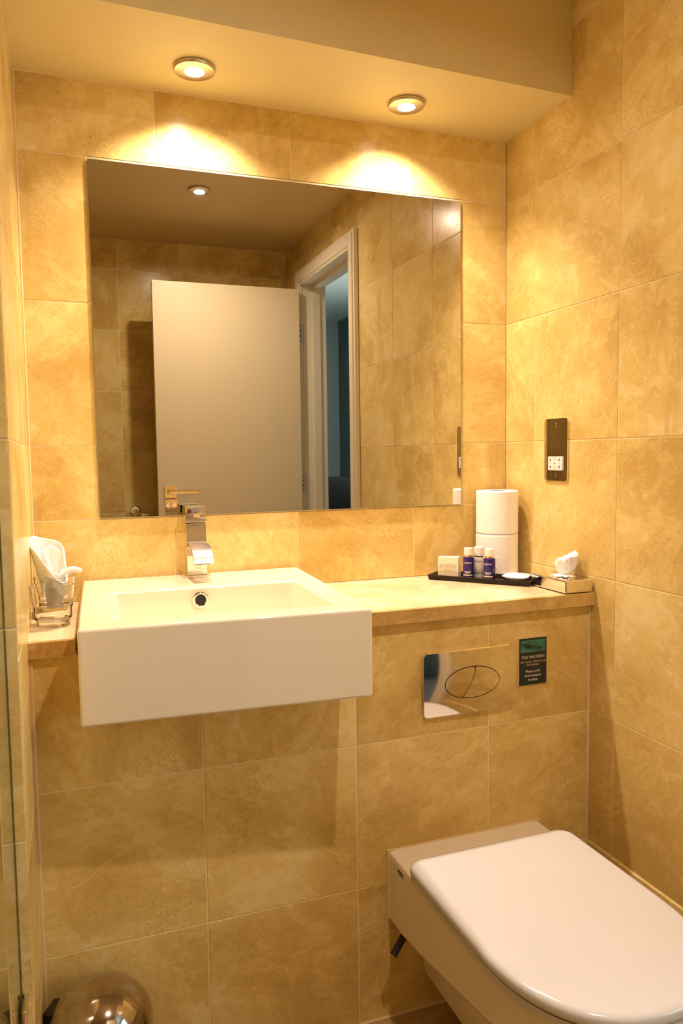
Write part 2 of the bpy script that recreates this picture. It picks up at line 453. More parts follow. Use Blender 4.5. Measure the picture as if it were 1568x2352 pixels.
# sealant beads round the worktop and corners
bm = bmesh.new()
tube(bm, [(XL + .001, -.0005, TOP), (XL + .001, -.0005, SOFF)], .0032, 6)
struct(finish(bm, 'trim_1', M_silicone))
bm = bmesh.new()
tube(bm, [(XL + .001, -.001, SOFF), (-.001, -.001, SOFF)], .003, 6)
struct(finish(bm, 'trim_2', M_silicone))
bm = bmesh.new()
tube(bm, [(XL + .002, BOXY - .002, .004), (XL + .002, BOXY - .002, TOP - .03)], .004, 6)
struct(finish(bm, 'trim_3', M_silicone))
bm = bmesh.new()
tube(bm, [(-.002, BOXY - .001, .004), (-.002, BOXY - .001, TOP - .03)], .003, 6)
struct(finish(bm, 'trim_4', M_silicone))
bm = bmesh.new()
tube(bm, [(XL + .002, BOXY - .001, .002), (-.002, BOXY - .001, .002)], .004, 6)
struct(finish(bm, 'trim_5', M_silicone))
bm = bmesh.new()
for x0, x1 in ((XL + .003, UX0 - .006), (UX1 + .006, -.003)):
    tube(bm, [(x0, BOXY - .002, TOP - .0295), (x1, BOXY - .002, TOP - .0295)], .0035, 6)
struct(finish(bm, 'trim_6', M_silicone))

# ---------------------------------------------------------------- doorway, door, bedroom beyond
dr = bpy.data.objects.new('door_1', None); C.objects.link(dr); struct(dr)
dr.location = (0, DY0 + .012, 0)
oy = -(DY0 + .012)
def dpart(name, mat, x0, x1, y0, y1, z0, z1, bev=.0015, parent=dr):
    return boxo(name, mat, parent, x0, x1, y0 + oy, y1 + oy, z0, z1, bev)
# architrave: two legs and a head, moulded in two steps
def architrave(seg):
    bm = bmesh.new()
    for (w0, w1, d) in ((0, .066, .018), (.012, .050, .023)):
        if seg == 'near': box(bm, -d, 0, DY1 + w0 + oy - .004, DY1 + w1 + oy - .004, 0, DTOP + w1, .002)
        if seg == 'far': box(bm, -d, 0, DY0 - w1 + oy + .004, DY0 - w0 + oy + .004, 0, DTOP + w1, .002)
        if seg == 'head': box(bm, -d, 0, DY0 - w0 + oy + .0035, DY1 + w0 + oy - .0035, DTOP + w0 - .004, DTOP + w1, .002)
    return finish(bm, 'architrave', M_trimwhite, dr)
for s in ('near', 'far', 'head'): architrave(s)
dpart('jamb', M_trimwhite, .001, .118, DY1, DY1 + .011, 0, DTOP)
dpart('jamb', M_trimwhite, .001, .118, DY0 - .011, DY0, 0, DTOP)
dpart('jamb', M_trimwhite, .001, .118, DY0, DY1, DTOP, DTOP + .011)
dpart('door_stop', M_trimwhite, .048, .085, DY0, DY0 + .013, 0, DTOP - .013)
dpart('door_stop', M_trimwhite, .048, .085, DY1 - .013, DY1, 0, DTOP - .013)
dpart('door_stop', M_trimwhite, .048, .085, DY0, DY1, DTOP - .013, DTOP)
# leaf, swung 90 degrees into the room
LX0, LX1, LYF, LYB, LZ = -.706, -.030, -1.740, -1.778, 1.962
leaf = dpart('leaf', M_door, LX0, LX1, LYB, LYF, .008, LZ, .002)
lev = lambda name, mat, x0, x1, y0, y1, z0, z1, bev=.001: dpart(name, mat, x0, x1, y0, y1, z0, z1, bev, parent=leaf)
lev('rose', M_chrome, -.679, -.624, LYF, LYF + .007, .999, 1.054, .0015)
lev('rose', M_chrome, -.677, -.622, LYF, LYF + .007, .938, .993, .0015)
bm = bmesh.new()
tube(bm, [(-.651, LYF + oy + .006, 1.027), (-.651, LYF + oy + .045, 1.027)], .010, 16)
box(bm, -.662, -.528, LYF + oy + .040, LYF + oy + .049, 1.018, 1.036, .002)
finish(bm, 'lever', M_chrome, leaf)
bm = bmesh.new()
tube(bm, [(-.650, LYF + oy + .006, .965), (-.650, LYF + oy + .012, .965)], .021, 24)
tube(bm, [(-.650, LYF + oy + .010, .965), (-.650, LYF + oy + .022, .965)], .009, 16)
box(bm, -.653, -.647, LYF + oy + .018, LYF + oy + .032, .952, .978, .001)
finish(bm, 'thumb_turn', M_chrome, leaf)
dpart('latch_plate', M_hinge, LX0 - .0015, LX0, LYB + .008, LYF - .008, .985, 1.125, .0003, parent=leaf)
for z0, z1 in ((1.716, 1.815), (1.002, 1.095), (.20, .30)):
    h = dpart('hinge', M_hinge, -.027, .002, DY0 + .0005, DY0 + .003, z0, z1, .0004)
    bm = bmesh.new(); tube(bm, [(-.026, DY0 + oy + .012, z0), (-.026, DY0 + oy + .012, z1)], .0055, 12)
    finish(bm, 'knuckle', M_hinge, h)
    for q in (.15, .38, .62, .85):
        bm = bmesh.new(); zz = z0 + q * (z1 - z0)
        tube(bm, [(-.012, DY0 + oy + .0028, zz), (-.012, DY0 + oy + .004, zz)], .004, 10)
        finish(bm, 'screw', M_dark, h)

# bedroom seen through the doorway in the mirror
BW0, BW1, BY, BZ = .115, 1.23, -4.66, 2.36
struct(boxo('floor_bedroom', M_carpet, None, BW0, BW1 + .1, BY - .1, .1, -.05, 0))
struct(boxo('ceiling_bedroom', M_bedceil, None, BW0, BW1 + .1, BY - .1, .1, BZ, BZ + .05))
struct(boxo('wall_bedroom_end', M_bedwall, None, BW0 - .05, BW1 + .1, BY - .08, BY, 0, BZ))
struct(boxo('wall_bedroom_start', M_bedwall, None, BW0, BW1 + .1, .04, .12, 0, BZ))
struct(boxo('wall_bedroom_near', M_bedwall, None, BW0 - .08, BW0, BY, FAR - .042, 0, BZ))
bm = bmesh.new()
WY0, WY1, WZ0, WZ1 = -3.35, -1.75, .85, 2.10
for y0, y1, z0, z1 in ((BY, WY0, 0, BZ), (WY1, .1, 0, BZ), (WY0, WY1, 0, WZ0), (WY0, WY1, WZ1, BZ)):
    box(bm, BW1, BW1 + .08, y0, y1, z0, z1)
struct(finish(bm, 'wall_bedroom_window', M_beddark, smooth=False))
wn = bpy.data.objects.new('fill_window_1', None); C.objects.link(wn); struct(wn); wn.location = (BW1, (WY0 + WY1) / 2, WZ0)  # unseen window, added to throw cool light into the bedroom
wy, wh = (WY1 - WY0) / 2, WZ1 - WZ0
for y0, y1, z0, z1 in ((-wy, wy, 0, .05), (-wy, wy, wh - .05, wh), (-wy, -wy + .05, .05, wh - .05), (wy - .05, wy, .05, wh - .05), (-.025, .025, .05, wh - .05)):
    boxo('window_frame', M_trimwhite, wn, .02, .06, y0, y1, z0, z1, .003)
boxo('pane', M_fillpane, wn, .036, .042, -wy + .05, -.025, .05, wh - .05)
boxo('pane', M_fillpane, wn, .036, .042, .025, wy - .05, .05, wh - .05)

# black chair
ch = thing('office_chair', 'black leather chair with rounded back, seen through the doorway in the mirror', 'chair', (.53, -3.35, 0), R(-8))
bm = bmesh.new(); box(bm, -.24, .24, -.24, .24, .43, .52, .035, 4); finish(bm, 'seat', M_leather, ch)
bm = bmesh.new()
prism(bm, rrect(-.23, .23, .58, 1.04, .17, 8), -.035, .035, lambda a, b, c: (a, .26 + c + .12 * (b - .58) - .9 * (a * a), b))
bmesh.ops.bevel(bm, geom=[e for e in bm.edges if len(e.link_faces) == 2 and e.calc_face_angle(0) > 1.0], offset=.02, segments=3, affect='EDGES', clamp_overlap=True)
finish(bm, 'backrest', M_leather, ch)
bm = bmesh.new(); tube(bm, [(0, .12, .42), (0, .25, .44), (0, .30, .52), (0, .30, .66)], .022); finish(bm, 'back_support', M_black, ch)
for s in (-1, 1):
    bm = bmesh.new(); tube(bm, [(s * .22, -.10, .46), (s * .29, -.10, .52), (s * .30, -.10, .66), (s * .29, .08, .69), (s * .24, .25, .68)], .016); finish(bm, 'armrest', M_black, ch)
bm = bmesh.new(); tube(bm, [(0, 0, .10), (0, 0, .43)], .03); finish(bm, 'column', M_steel, ch)
for k in range(5):
    a = k * 2 * math.pi / 5
    bm = bmesh.new(); tube(bm, [(0, 0, .11), (.28 * math.cos(a), .28 * math.sin(a), .075)], [.03, .018]); lg = finish(bm, 'leg', M_black, ch)
    bm = bmesh.new(); tube(bm, [(.28 * math.cos(a) - .02 * math.sin(a), .28 * math.sin(a) + .02 * math.cos(a), .03), (.28 * math.cos(a) + .02 * math.sin(a), .28 * math.sin(a) - .02 * math.cos(a), .03)], .03); finish(bm, 'castor', M_black, lg)

# ---------------------------------------------------------------- mirror
bm = bmesh.new()
box(bm, MX0, MX1, -.0055, -.001, MZ0, MZ1)
mi = finish(bm, 'wall_mirror', [M_mirror_edge, M_mirror], None, smooth=False)
for p in mi.data.polygons:
    if p.normal.y < -.9: p.material_index = 1
tag(mi, 'large frameless mirror on the travertine wall above the basin', 'mirror')

# ---------------------------------------------------------------- downlights
def downlight(loc, label, power, spread, tilt=0):
    t = thing('downlight', label, 'ceiling lamp', loc)
    bm = bmesh.new()
    lathe(bm, [(.024, -.0005), (.0415, -.0005), (.0425, -.002), (.0425, -.0055), (.0405, -.0085), (.030, -.0098), (.0205, -.0098), (.0205, -.004)], 48)
    finish(bm, 'bezel', M_steel, t)
    bm = bmesh.new(); lathe(bm, [(.0205, -.0045), (.014, -.0075), (.006, -.009), (.0008, -.0092)], 32, cap1=True)
    finish(bm, 'lens', M_lens, t)
    if tilt:                                     # reflector bulb with a soft-edged beam
        ld = bpy.data.lights.new('downlight_bulb', 'SPOT'); ld.shadow_soft_size = .017
        ld.spot_size = R(spread); ld.spot_blend = 1.0
    else:
        ld = bpy.data.lights.new('downlight_bulb', 'AREA'); ld.shape = 'DISK'; ld.size = .040; ld.spread = R(spread)
    ld.energy = power; ld.color = LAMP
    lo = bpy.data.objects.new('bulb', ld); C.objects.link(lo); lo.parent = t; lo.location = (0, 0, -.0115); lo.rotation_euler = (R(tilt), 0, 0)   # the bulb sits a little tilted towards the wall
    return t
downlight((-.818, -.122, SOFF), 'left of two round steel downlights in the bulkhead, above the tap', SHELF_LAMP_W, 124, 7)
downlight((-.338, -.116, SOFF), 'right of two round steel downlights in the bulkhead, above the bare worktop', SHELF_LAMP_W, 124, 7)
downlight((-.569, -1.27, CEIL), 'round downlight in the high ceiling, seen only in the mirror', ROOM_LAMP_W, 168)

# ---------------------------------------------------------------- worktop
wt = thing('worktop', 'polished travertine worktop running either side of the basin', 'worktop', (-.35, -.18, TOP - .028))
wo = Vector((.35, .18, -(TOP - .028)))
def wpoly(p): return [(a + .35, b + .18) for a, b in p]
bm = bmesh.new()
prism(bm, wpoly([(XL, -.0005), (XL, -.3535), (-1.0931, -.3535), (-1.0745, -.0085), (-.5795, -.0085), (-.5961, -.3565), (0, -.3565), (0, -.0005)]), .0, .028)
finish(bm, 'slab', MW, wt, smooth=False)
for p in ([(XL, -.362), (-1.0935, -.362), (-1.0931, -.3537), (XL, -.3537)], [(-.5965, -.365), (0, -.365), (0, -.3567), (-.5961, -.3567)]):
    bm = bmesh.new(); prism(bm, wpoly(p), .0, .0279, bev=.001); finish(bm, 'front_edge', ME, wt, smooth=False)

# ---------------------------------------------------------------- basin
def basin():
    t = thing('washbasin', 'square white porcelain semi-recessed basin with a deep front apron', 'basin', (-.84, -.26, .760))
    BLk, BRk, FRk, FLk = Vector((-1.071, -.010)), Vector((-.583, -.010)), Vector((-.607, -.538)), Vector((-1.091, -.508))
    zt, zb = .917, .760
    U, V = .485, .515
    def mp(p):
        u, v = p.x / U, -p.y / V
        q = (BLk * (1 - u) + BRk * u) * (1 - v) + (FLk * (1 - u) + FRk * u) * v
        return Vector((q.x + .84, q.y + .26, p.z - .760))
    bm = bmesh.new()
    o = [bm.verts.new(p) for p in ((0, -V, zt), (U, -V, zt), (U, 0, zt), (0, 0, zt))]
    ob = [bm.verts.new((p.co.x, p.co.y, zb)) for p in o]
    i0, i1, j0, j1 = .052, .432, -.462, -.187
    ii = [bm.verts.new(p) for p in ((i0, j0, zt), (i1, j0, zt), (i1, j1, zt), (i0, j1, zt))]
    ib = [bm.verts.new(p) for p in ((i0 + .020, j0 + .020, zt - .115), (i1 - .020, j0 + .020, zt - .115), (i1 - .020, j1 - .016, zt - .120), (i0 + .020, j1 - .016, zt - .120))]
    F = bm.faces.new
    for k in range(4):
        n = (k + 1) % 4
        F((o[k], o[n], ii[n], ii[k])); F((ob[k], ob[n], o[n], o[k])); F((ii[k], ii[n], ib[n], ib[k]))
    F(ib); F(list(reversed(ob)))
    E = lambda a, b: bm.edges.get((a, b))
    inner = [E(ii[k], ib[k]) for k in range(4)] + [E(ib[k], ib[(k + 1) % 4]) for k in range(4)]
    rim = [E(ii[k], ii[(k + 1) % 4]) for k in range(4)]
    outer = [E(o[k], o[(k + 1) % 4]) for k in range(4)] + [E(o[k], ob[k]) for k in range(4)] + [E(ob[k], ob[(k + 1) % 4]) for k in range(4)]
    bmesh.ops.bevel(bm, geom=outer, offset=.006, segments=3, affect='EDGES', profile=.5, clamp_overlap=True)
    sel = [e for e in bm.edges if all(i0 - .001 < v.co.x < i1 + .001 and j0 - .001 < v.co.y < j1 + .001 for v in e.verts) and not all(abs(v.co.z - zt) < 1e-5 for v in e.verts)]
    bmesh.ops.bevel(bm, geom=sel, offset=.018, segments=4, affect='EDGES', profile=.5, clamp_overlap=True)
    sel = [e for e in bm.edges if all(abs(v.co.z - zt) < 1e-5 and i0 - .001 < v.co.x < i1 + .001 and j0 - .001 < v.co.y < j1 + .001 for v in e.verts) and len(e.link_faces) == 2 and e.calc_face_angle(0) > .6]
    bmesh.ops.bevel(bm, geom=sel, offset=.006, segments=3, affect='EDGES', profile=.5, clamp_overlap=True)
    for v in bm.verts: v.co = mp(v.co)
    finish(bm, 'bowl', M_porc, t, angle=50)
    # overflow: chrome ring and dark hole in the rear bowl wall
    c = Vector((-.849 + .84, -.2045 + .26, .893 - .760))
    bm = bmesh.new()
    n = 32; rings = []
    for r, d in ((.0165, -.001), (.0162, -.004), (.0135, -.0055), (.0112, -.004), (.0108, .004)):
        rings.append([bm.verts.new(c + Vector((r * math.cos(2 * math.pi * k / n), d, r * math.sin(2 * math.pi * k / n)))) for k in range(n)])
    for a, b in zip(rings, rings[1:]):
        for k in range(n): bm.faces.new((a[k], a[(k + 1) % n], b[(k + 1) % n], b[k]))
    finish(bm, 'overflow_ring', M_chrome, t)
    bm = bmesh.new(); tube(bm, [c + Vector((0, -.002, 0)), c + Vector((0, .004, 0))], .0108, 24); finish(bm, 'overflow_hole', M_dark, t)
    bm = bmesh.new(); lathe(bm, [(.030, .0005), (.031, .0025), (.026, .0045), (.022, .004), (.001, .0065)], 32, 0, -.06, cap1=True)
    for v in bm.verts: v.co.z += .917 - .120 - .760
    finish(bm, 'waste_plug', M_chrome, t)
basin()

# ---------------------------------------------------------------- tap
def tap():
    t = thing('basin_tap', 'square chrome mixer tap with curved open spout on the basin', 'tap', (-.831, -.045, .9172))
    boxo('base_plate', M_chrome, t, -.0285, .0285, -.031, .026, 0, .005, .001)
    body = boxo('body', M_chrome, t, -.0215, .0215, -.021, .021, .005, .1195, .0008)
    head = boxo('control_head', M_chrome, t, -.0235, .0215, -.0225, .0225, .1215, .1575, .0012)
    boxo('neck', M_dark, t, -.020, .020, -.020, .020, .1195, .1215)
    bm = bmesh.new(); box(bm, -.008, .0075, -.0234, -.0215, .132, .153, 0); finish(bm, 'slot', M_hinge, head)
    bm = bmesh.new(); box(bm, -.019, -.010, -.0232, -.0222, .1415, .1515, 0); finish(bm, 'indicator', M_indicator, head)
    bm = bmesh.new(); box(bm, -.0065, .007, -.060, -.0235, .1335, .1445, .001)
    for v in bm.verts: v.co.x += (-.022 - v.co.y) * .22 if v.co.y < -.03 else 0
    finish(bm, 'lever', M_chrome, head)
    # waterfall spout: a wide strip that curls over and down
    path = []
    for k in range(15):
        a = R(90 - 78 * k / 14)
        path.append((-.021 - .018 - .068 * math.cos(a) * 1.0, .031 + .046 * math.sin(a)))
    path = [(-.019, .077)] + path
    bm = bmesh.new(); top, bot = [], []
    for k, (y, z) in enumerate(path):
        p0 = Vector(path[max(k - 1, 0)]); p1 = Vector(path[min(k + 1, len(path) - 1)])
        d = (p1 - p0).normalized(); nn = Vector((-d.y, d.x)); nn = nn if nn.y < 0 or nn.x > 0 else -nn
        th = .0085
        q = Vector((y, z)) + Vector((d.y, -d.x)).normalized() * (th if (Vector((d.y, -d.x)).dot(Vector((1, -1))) > 0) else -th)
        top.append([bm.verts.new((x, y, z)) for x in (-.0195, .0215)]); bot.append([bm.verts.new((x, q.x, q.y)) for x in (-.0195, .0215)])
    for k in range(len(path) - 1):
        bm.faces.new((top[k][0], top[k][1], top[k + 1][1], top[k + 1][0])); bm.faces.new((bot[k][1], bot[k][0], bot[k + 1][0], bot[k + 1][1]))
        for s in (0, 1): bm.faces.new((top[k][s], top[k + 1][s], bot[k + 1][s], bot[k][s]))
    bm.faces.new((top[-1][0], top[-1][1], bot[-1][1], bot[-1][0])); bm.faces.new((top[0][0], top[0][1], bot[0][1], bot[0][0]))
    sp = finish(bm, 'spout', M_steel, t, angle=40)
    e0 = (Vector((0, *path[-1])) + Vector((0, bot[-1][0].co.y if False else path[-1][0] + .0085, path[-1][1]))) / 2
    bm = bmesh.new()
    prism(bm, rrect(-.0135, .0155, e0.y - .0018, e0.y + .0018, .0017, 4), e0.z - .0016, e0.z + .002)
    finish(bm, 'outlet', M_dark, sp)
    # engraved maker's plate: frame and a line of tiny marks
    bm = bmesh.new()
    for x0, x1, z0, z1 in ((-.0055, .0085, .0245, .0249), (-.0055, .0085, .0185, .0189), (-.0055, -.0051, .0185, .0249), (.0081, .0085, .0185, .0249)):
        box(bm, x0, x1, -.0213, -.0209, z0, z1)
    for k in range(6): box(bm, -.0035 + k * .0018, -.0023 + k * .0018, -.0213, -.0209, .0211, .0222)
    finish(bm, 'maker_mark', M_print, body)
tap()
bm = bmesh.new(); box(bm, -.8565, -.8525, -.0006, -.0001, 1.016, 1.031)
tag(finish(bm, 'sticker', M_yellow), 'small yellow sticker on the wall behind the tap', 'sticker')

# ---------------------------------------------------------------- tumblers and face cloths
def tumbler(loc, label):
    bm = bmesh.new()
    H, q = .0765, .955
    out = [(.0300, 0), (.0318, .0015), (.0320, .011), (.0325, .0125), (.0352, .015), (.0356, .038), (.0362, .041), (.0388, .0445), (.0412, H)]
    inn = [(.0400, H), (.0374, .0455), (.0345, .040), (.0338, .020), (.0300, .0125), (.012, .0105), (.0006, .0100)]
    lathe(bm, [(r * q, z) for r, z in [(.0005, .0012), (.020, .0010)] + out + [(.0408, H + .0006), (.0404, H + .0006)] + inn], 56, cap0=True, cap1=True)
    o = finish(bm, 'glass_tumbler', M_glass, None, angle=60, loc=loc)
    return tag(o, label, 'glass', 'glass tumblers left of the basin')
G1, G2 = (-1.1293, -.231, TOP + .0004), (-1.1262, -.118, TOP + .0004)
tumbler(G1, 'empty clear stepped tumbler, the front of the two left of the basin')
tumbler(G2, 'clear stepped tumbler holding the rolled face cloth, behind the empty one')

def face_cloth():
    # a square of towelling rolled into a cone, its open mouth slanting towards the room
    bm = bmesh.new()
    nt, nz = 64, 26; rows = []
    for j in range(nz + 1):
        s = j / nz; row = []
        for i in range(nt + 1):
            th = 2 * math.pi * (i / nt) * 1.12 - 2.9
            # mouth: highest at the back left, lowest at the front right
            hi = .110 + .043 * math.cos(th - 2.35) - .012 * math.cos(2 * (th - 2.35))
            z = .0135 + hi * s + .004 * math.sin(3 * th) * s
            spiral = .0035 * (i / nt)
            r = .016 + .0085 * min(1, s * 2) + .013 * s ** 1.8 - spiral
            r += .0022 * math.sin(5 * th + 4 * s) * s
            x = r * math.cos(th) + .0 - .010 * s ** 1.5
            y = r * math.sin(th) - .004 * s
            row.append(bm.verts.new((x, y, z)))
        rows.append(row)
    for a, b in zip(rows, rows[1:]):
        for i in range(nt): bm.faces.new((a[i], a[i + 1], b[i + 1], b[i]))
    # inner fold that fills the mouth
    rows = []
    for j in range(13):
        s = j / 12; row = []
        for i in range(29):
            th = 2 * math.pi * i / 28 * .9 + .4
            hi = .088 + .028 * math.cos(th - 2.0)
            r = .007 + .013 * s + .003 * math.sin(3 * th)
            row.append(bm.verts.new((r * math.cos(th) + .002, r * math.sin(th) + .001, .032 + (hi - .010) * s)))
        rows.append(row)
    for a, b in zip(rows, rows[1:]):
        for i in range(28): bm.faces.new((a[i], a[i + 1], b[i + 1], b[i]))
    o = finish(bm, 'face_cloth', M_cloth, None, angle=180, loc=(G2[0], G2[1], G2[2]))
    md = o.modifiers.new('thick', 'SOLIDIFY'); md.thickness = .0042; md.offset = -1
    md2 = o.modifiers.new('soft', 'SUBSURF'); md2.levels = 1; md2.render_levels = 1
    return tag(o, 'white terry face cloth rolled into a cone standing in the rear tumbler', 'towel')
face_cloth()
def cloth_tail():
    bm = bmesh.new()
    pts = [(.006, .0, .050), (.014, -.002, .072), (.024, -.003, .086), (.036, -.006, .089), (.046, -.009, .087), (.053, -.011, .086)]
    pts = [Vector(p) for p in pts]
    tube(bm, pts, [.006, .0075, .0085, .0075, .006, .0035], 14)
    for v in bm.verts: v.co += .0012 * noise.noise_vector(v.co * 160)
    o = finish(bm, 'face_cloth', M_cloth, None, angle=180, loc=G2)
    o.modifiers.new('soft', 'SUBSURF').render_levels = 2
    return tag(o, 'twisted white cloth corner hanging over the rear tumbler rim toward the basin', 'towel')
cloth_tail()

# ---------------------------------------------------------------- toilet rolls
def roll(z, label, rz):
    t = thing('toilet_roll', label, 'toilet paper', (-.0675, -.0665, z), rz, 'toilet rolls stacked in the corner')
    bm = bmesh.new(); n = 72; H = .1085; r0 = .053
    prof = [(.021, .002), (.0505, 0), (.0525, .0015), (.053, .004)] + [(.053, .004 + k * .0125) for k in range(1, 8)] + [(.053, H - .004), (.0525, H - .0015), (.0505, H), (.021, H - .001)]
    lathe(bm, prof, n)
    for v in bm.verts:
        rr = math.hypot(v.co.x, v.co.y)
        if rr > .052:
            k = 1 + .012 * noise.noise(Vector((v.co.x * 25, v.co.y * 25, v.co.z * 18 + z * 9)))
            v.co.x *= k; v.co.y *= k
    finish(bm, 'paper', M_paper, t, angle=50)
    bm = bmesh.new(); lathe(bm, [(.0205, .001), (.0205, H - .0005), (.0195, H - .0005), (.0195, .001)], 32); finish(bm, 'core', M_card, t)
roll(TOP + .0003, 'lower white toilet roll of the stack of two, standing on the worktop', R(35))
roll(TOP + .1093, 'upper white toilet roll of the stack of two in the corner', R(-60))

# ---------------------------------------------------------------- amenity tray and its contents
TRZ = math.atan2(-.76, .65)                 # the tray lies aslant
tray_o = Vector((-.1745, -.1525, TOP + .0003))   # middle of the front edge
tr = thing('amenity_tray', 'long black lacquer tray lying aslant on the worktop', 'tray', tray_o, TRZ)
TLn, TDp = .252, .078
def tray_mesh():
    bm = bmesh.new()
    hx = TLn / 2
    sec = [(0.0, 0.0), (-.004, .0125), (-.0005, .0128), (.006, .005)]
    def ring(off, z): return [bm.verts.new((x, y, z)) for x, y in ((-hx - off, 0 - off), (hx + off, 0 - off), (hx + off, TDp + off), (-hx - off, TDp + off))]
    rs = [ring(-.004, 0), ring(0, 0), ring(.003, .0125), ring(-.001, .0128), ring(-.006, .0042)]
    for a, b in zip(rs, rs[1:]):
        for k in range(4): bm.faces.new((a[k], a[(k + 1) % 4], b[(k + 1) % 4], b[k]))
    bm.faces.new(list(reversed(rs[0]))); bm.faces.new(rs[-1])
    bmesh.ops.bevel(bm, geom=[e for e in bm.edges if e.calc_face_angle(0) > .3], offset=.0006, segments=2, affect='EDGES', clamp_overlap=True)
    return finish(bm, 'tray_body', M_tray, tr, angle=30)
tray_mesh()
def on_tray(u, v):
    c, s = math.cos(TRZ), math.sin(TRZ)
    return (tray_o.x + u * c - v * s, tray_o.y + u * s + v * c, TOP + .0046)

# carton
ct = thing('shower_cap_carton', 'small square cream carton printed COURTESY at the left end of the tray', 'box', on_tray(-.083, .028), TRZ + R(6))
bm = bmesh.new(); box(bm, -.0265, .0265, -.0115, .0115, 0, .0525, .0018, 2)
for v in bm.verts:
    if v.co.z > .03: v.co.z += .001 * math.sin(v.co.x * 90)
finish(bm, 'carton_body', M_carton, ct)
fy = -.0118
bm = bmesh.new()
for x0, x1, z0, z1 in ((-.0205, .0205, .0335, .0341), (-.0205, .0205, .0155, .0161), (-.0205, -.0199, .0155, .0341), (.0199, .0205, .0155, .0341)):
    box(bm, x0, x1, fy, -.0114, z0, z1)
finish(bm, 'printed_frame', M_print, ct)
text('lettering', 'COURTESY', .0078, M_print, ct, lambda x, y: (x, fy, y + .0257))
text('lettering', 'SHOWER CAP', .0036, M_print, ct, lambda x, y: (x, fy, y + .0213))
bm = bmesh.new(); box(bm, -.011, .011, fy, -.0114, .0186, .0190); finish(bm, 'printed_line', M_print, ct)

def bottle(u, v, label, rz):
    t = thing('toiletry_bottle', label, 'bottle', on_tray(u, v), TRZ + rz, 'blue bottles on the tray')
    bm = bmesh.new(); lathe(bm, [(.0005, .0006), (.0120, 0), (.0136, .0010), (.0140, .003), (.0140, .0520), (.0136, .0540), (.0110, .0555), (.0108, .0558), (.0004, .0558)], 40, cap0=True, cap1=True)
    body = finish(bm, 'bottle_body', M_bottle, t)
    bm = bmesh.new(); lathe(bm, [(.0106, .0555), (.0106, .0600), (.0004, .0600)], 32, cap1=True); finish(bm, 'collar', M_gold, t)
    bm = bmesh.new(); lathe(bm, [(.0100, .0598), (.0111, .0600), (.0113, .0606), (.0113, .0762), (.0108, .0772), (.0004, .0774)], 32, cap1=True); finish(bm, 'cap', M_white, t)
    r = .01415
    curl = lambda z0: (lambda x, y: (r * math.sin(x / r), -r * math.cos(x / r), z0 + y))
    text('lettering', 'ELEMIS', .0068, M_printpale, body, curl(.0392), space=1.08)
    for z, w in ((.0205, .009), (.0180, .0085), (.0155, .0045)):
        bm = bmesh.new(); x = -w
        k = 0
        while x < w:
            wd = .0011 + .0007 * ((k * 7) % 3); vs = [bm.verts.new(curl(z)(a, b)) for a, b in ((x, 0), (min(x + wd, w), 0), (min(x + wd, w), .0013), (x, .0013))]
            bm.faces.new(vs); x += wd + .0005; k += 1
        finish(bm, 'small_print', M_printpale, body, smooth=False)
    bm = bmesh.new(); n = 14
    a = [bm.verts.new(curl(.0100)(-.0135 + .027 * k / n, 0)) for k in range(n + 1)]; b = [bm.verts.new(curl(.0133)(-.0135 + .027 * k / n, 0)) for k in range(n + 1)]
    for k in range(n): bm.faces.new((a[k], a[k + 1], b[k + 1], b[k]))
    finish(bm, 'pale_band', M_printpale, body)
bottle(-.030, .022, 'left blue bottle on the tray, next to the cream carton', R(6))
bottle(.023, .021, 'right blue bottle on the tray, in front of the white tube', R(-2))

tb = thing('toiletry_tube', 'white tube standing on its cap side between and behind the two blue bottles', 'bottle', on_tray(-.013, .049), TRZ + R(8))
tb['label'] = 'white plastic tube behind and between the two blue bottles'
bm = bmesh.new(); lathe(bm, [(.0005, .0004), (.0118, 0), (.0130, .0012), (.0134, .004), (.0134, .050), (.0126, .0525), (.0118, .0530), (.0004, .0532)], 40, cap0=True, cap1=True)
tbb = finish(bm, 'tube_body', M_white, tb)
bm = bmesh.new(); lathe(bm, [(.0112, .0530), (.0112, .0560), (.0004, .0560)], 32, cap1=True); finish(bm, 'neck', M_printdark, tb)
bm = bmesh.new(); lathe(bm, [(.0118, .0558), (.0128, .0562), (.0130, .0572), (.0130, .0765), (.0122, .0776), (.0004, .0778)], 36, cap1=True); finish(bm, 'cap', M_white, tb)
r_ = .01355
curl2 = lambda z0: (lambda x, y: (r_ * math.sin(x / r_), -r_ * math.cos(x / r_), z0 + y))
text('lettering', 'ELEMIS', .0068, M_printdark, tbb, curl2(.0405), space=1.08)
for z, w in ((.0215, .009), (.0190, .008)):
    bm = bmesh.new(); x = -w; k = 0
    while x < w:
        wd = .0011 + .0007 * ((k * 5) % 3); bm.faces.new([bm.verts.new(curl2(z)(a, b)) for a, b in ((x, 0), (min(x + wd, w), 0), (min(x + wd, w), .0013), (x, .0013))]); x += wd + .0005; k += 1
    finish(bm, 'small_print', M_print, tbb, smooth=False)
bm = bmesh.new(); n = 14
a = [bm.verts.new(curl2(.0135)(-.0135 + .027 * k / n, 0)) for k in range(n + 1)]; b = [bm.verts.new(curl2(.0155)(-.0135 + .027 * k / n, 0)) for k in range(n + 1)]
for k in range(n): bm.faces.new((a[k], a[k + 1], b[k + 1], b[k]))
finish(bm, 'dark_band', M_printdark, tbb)

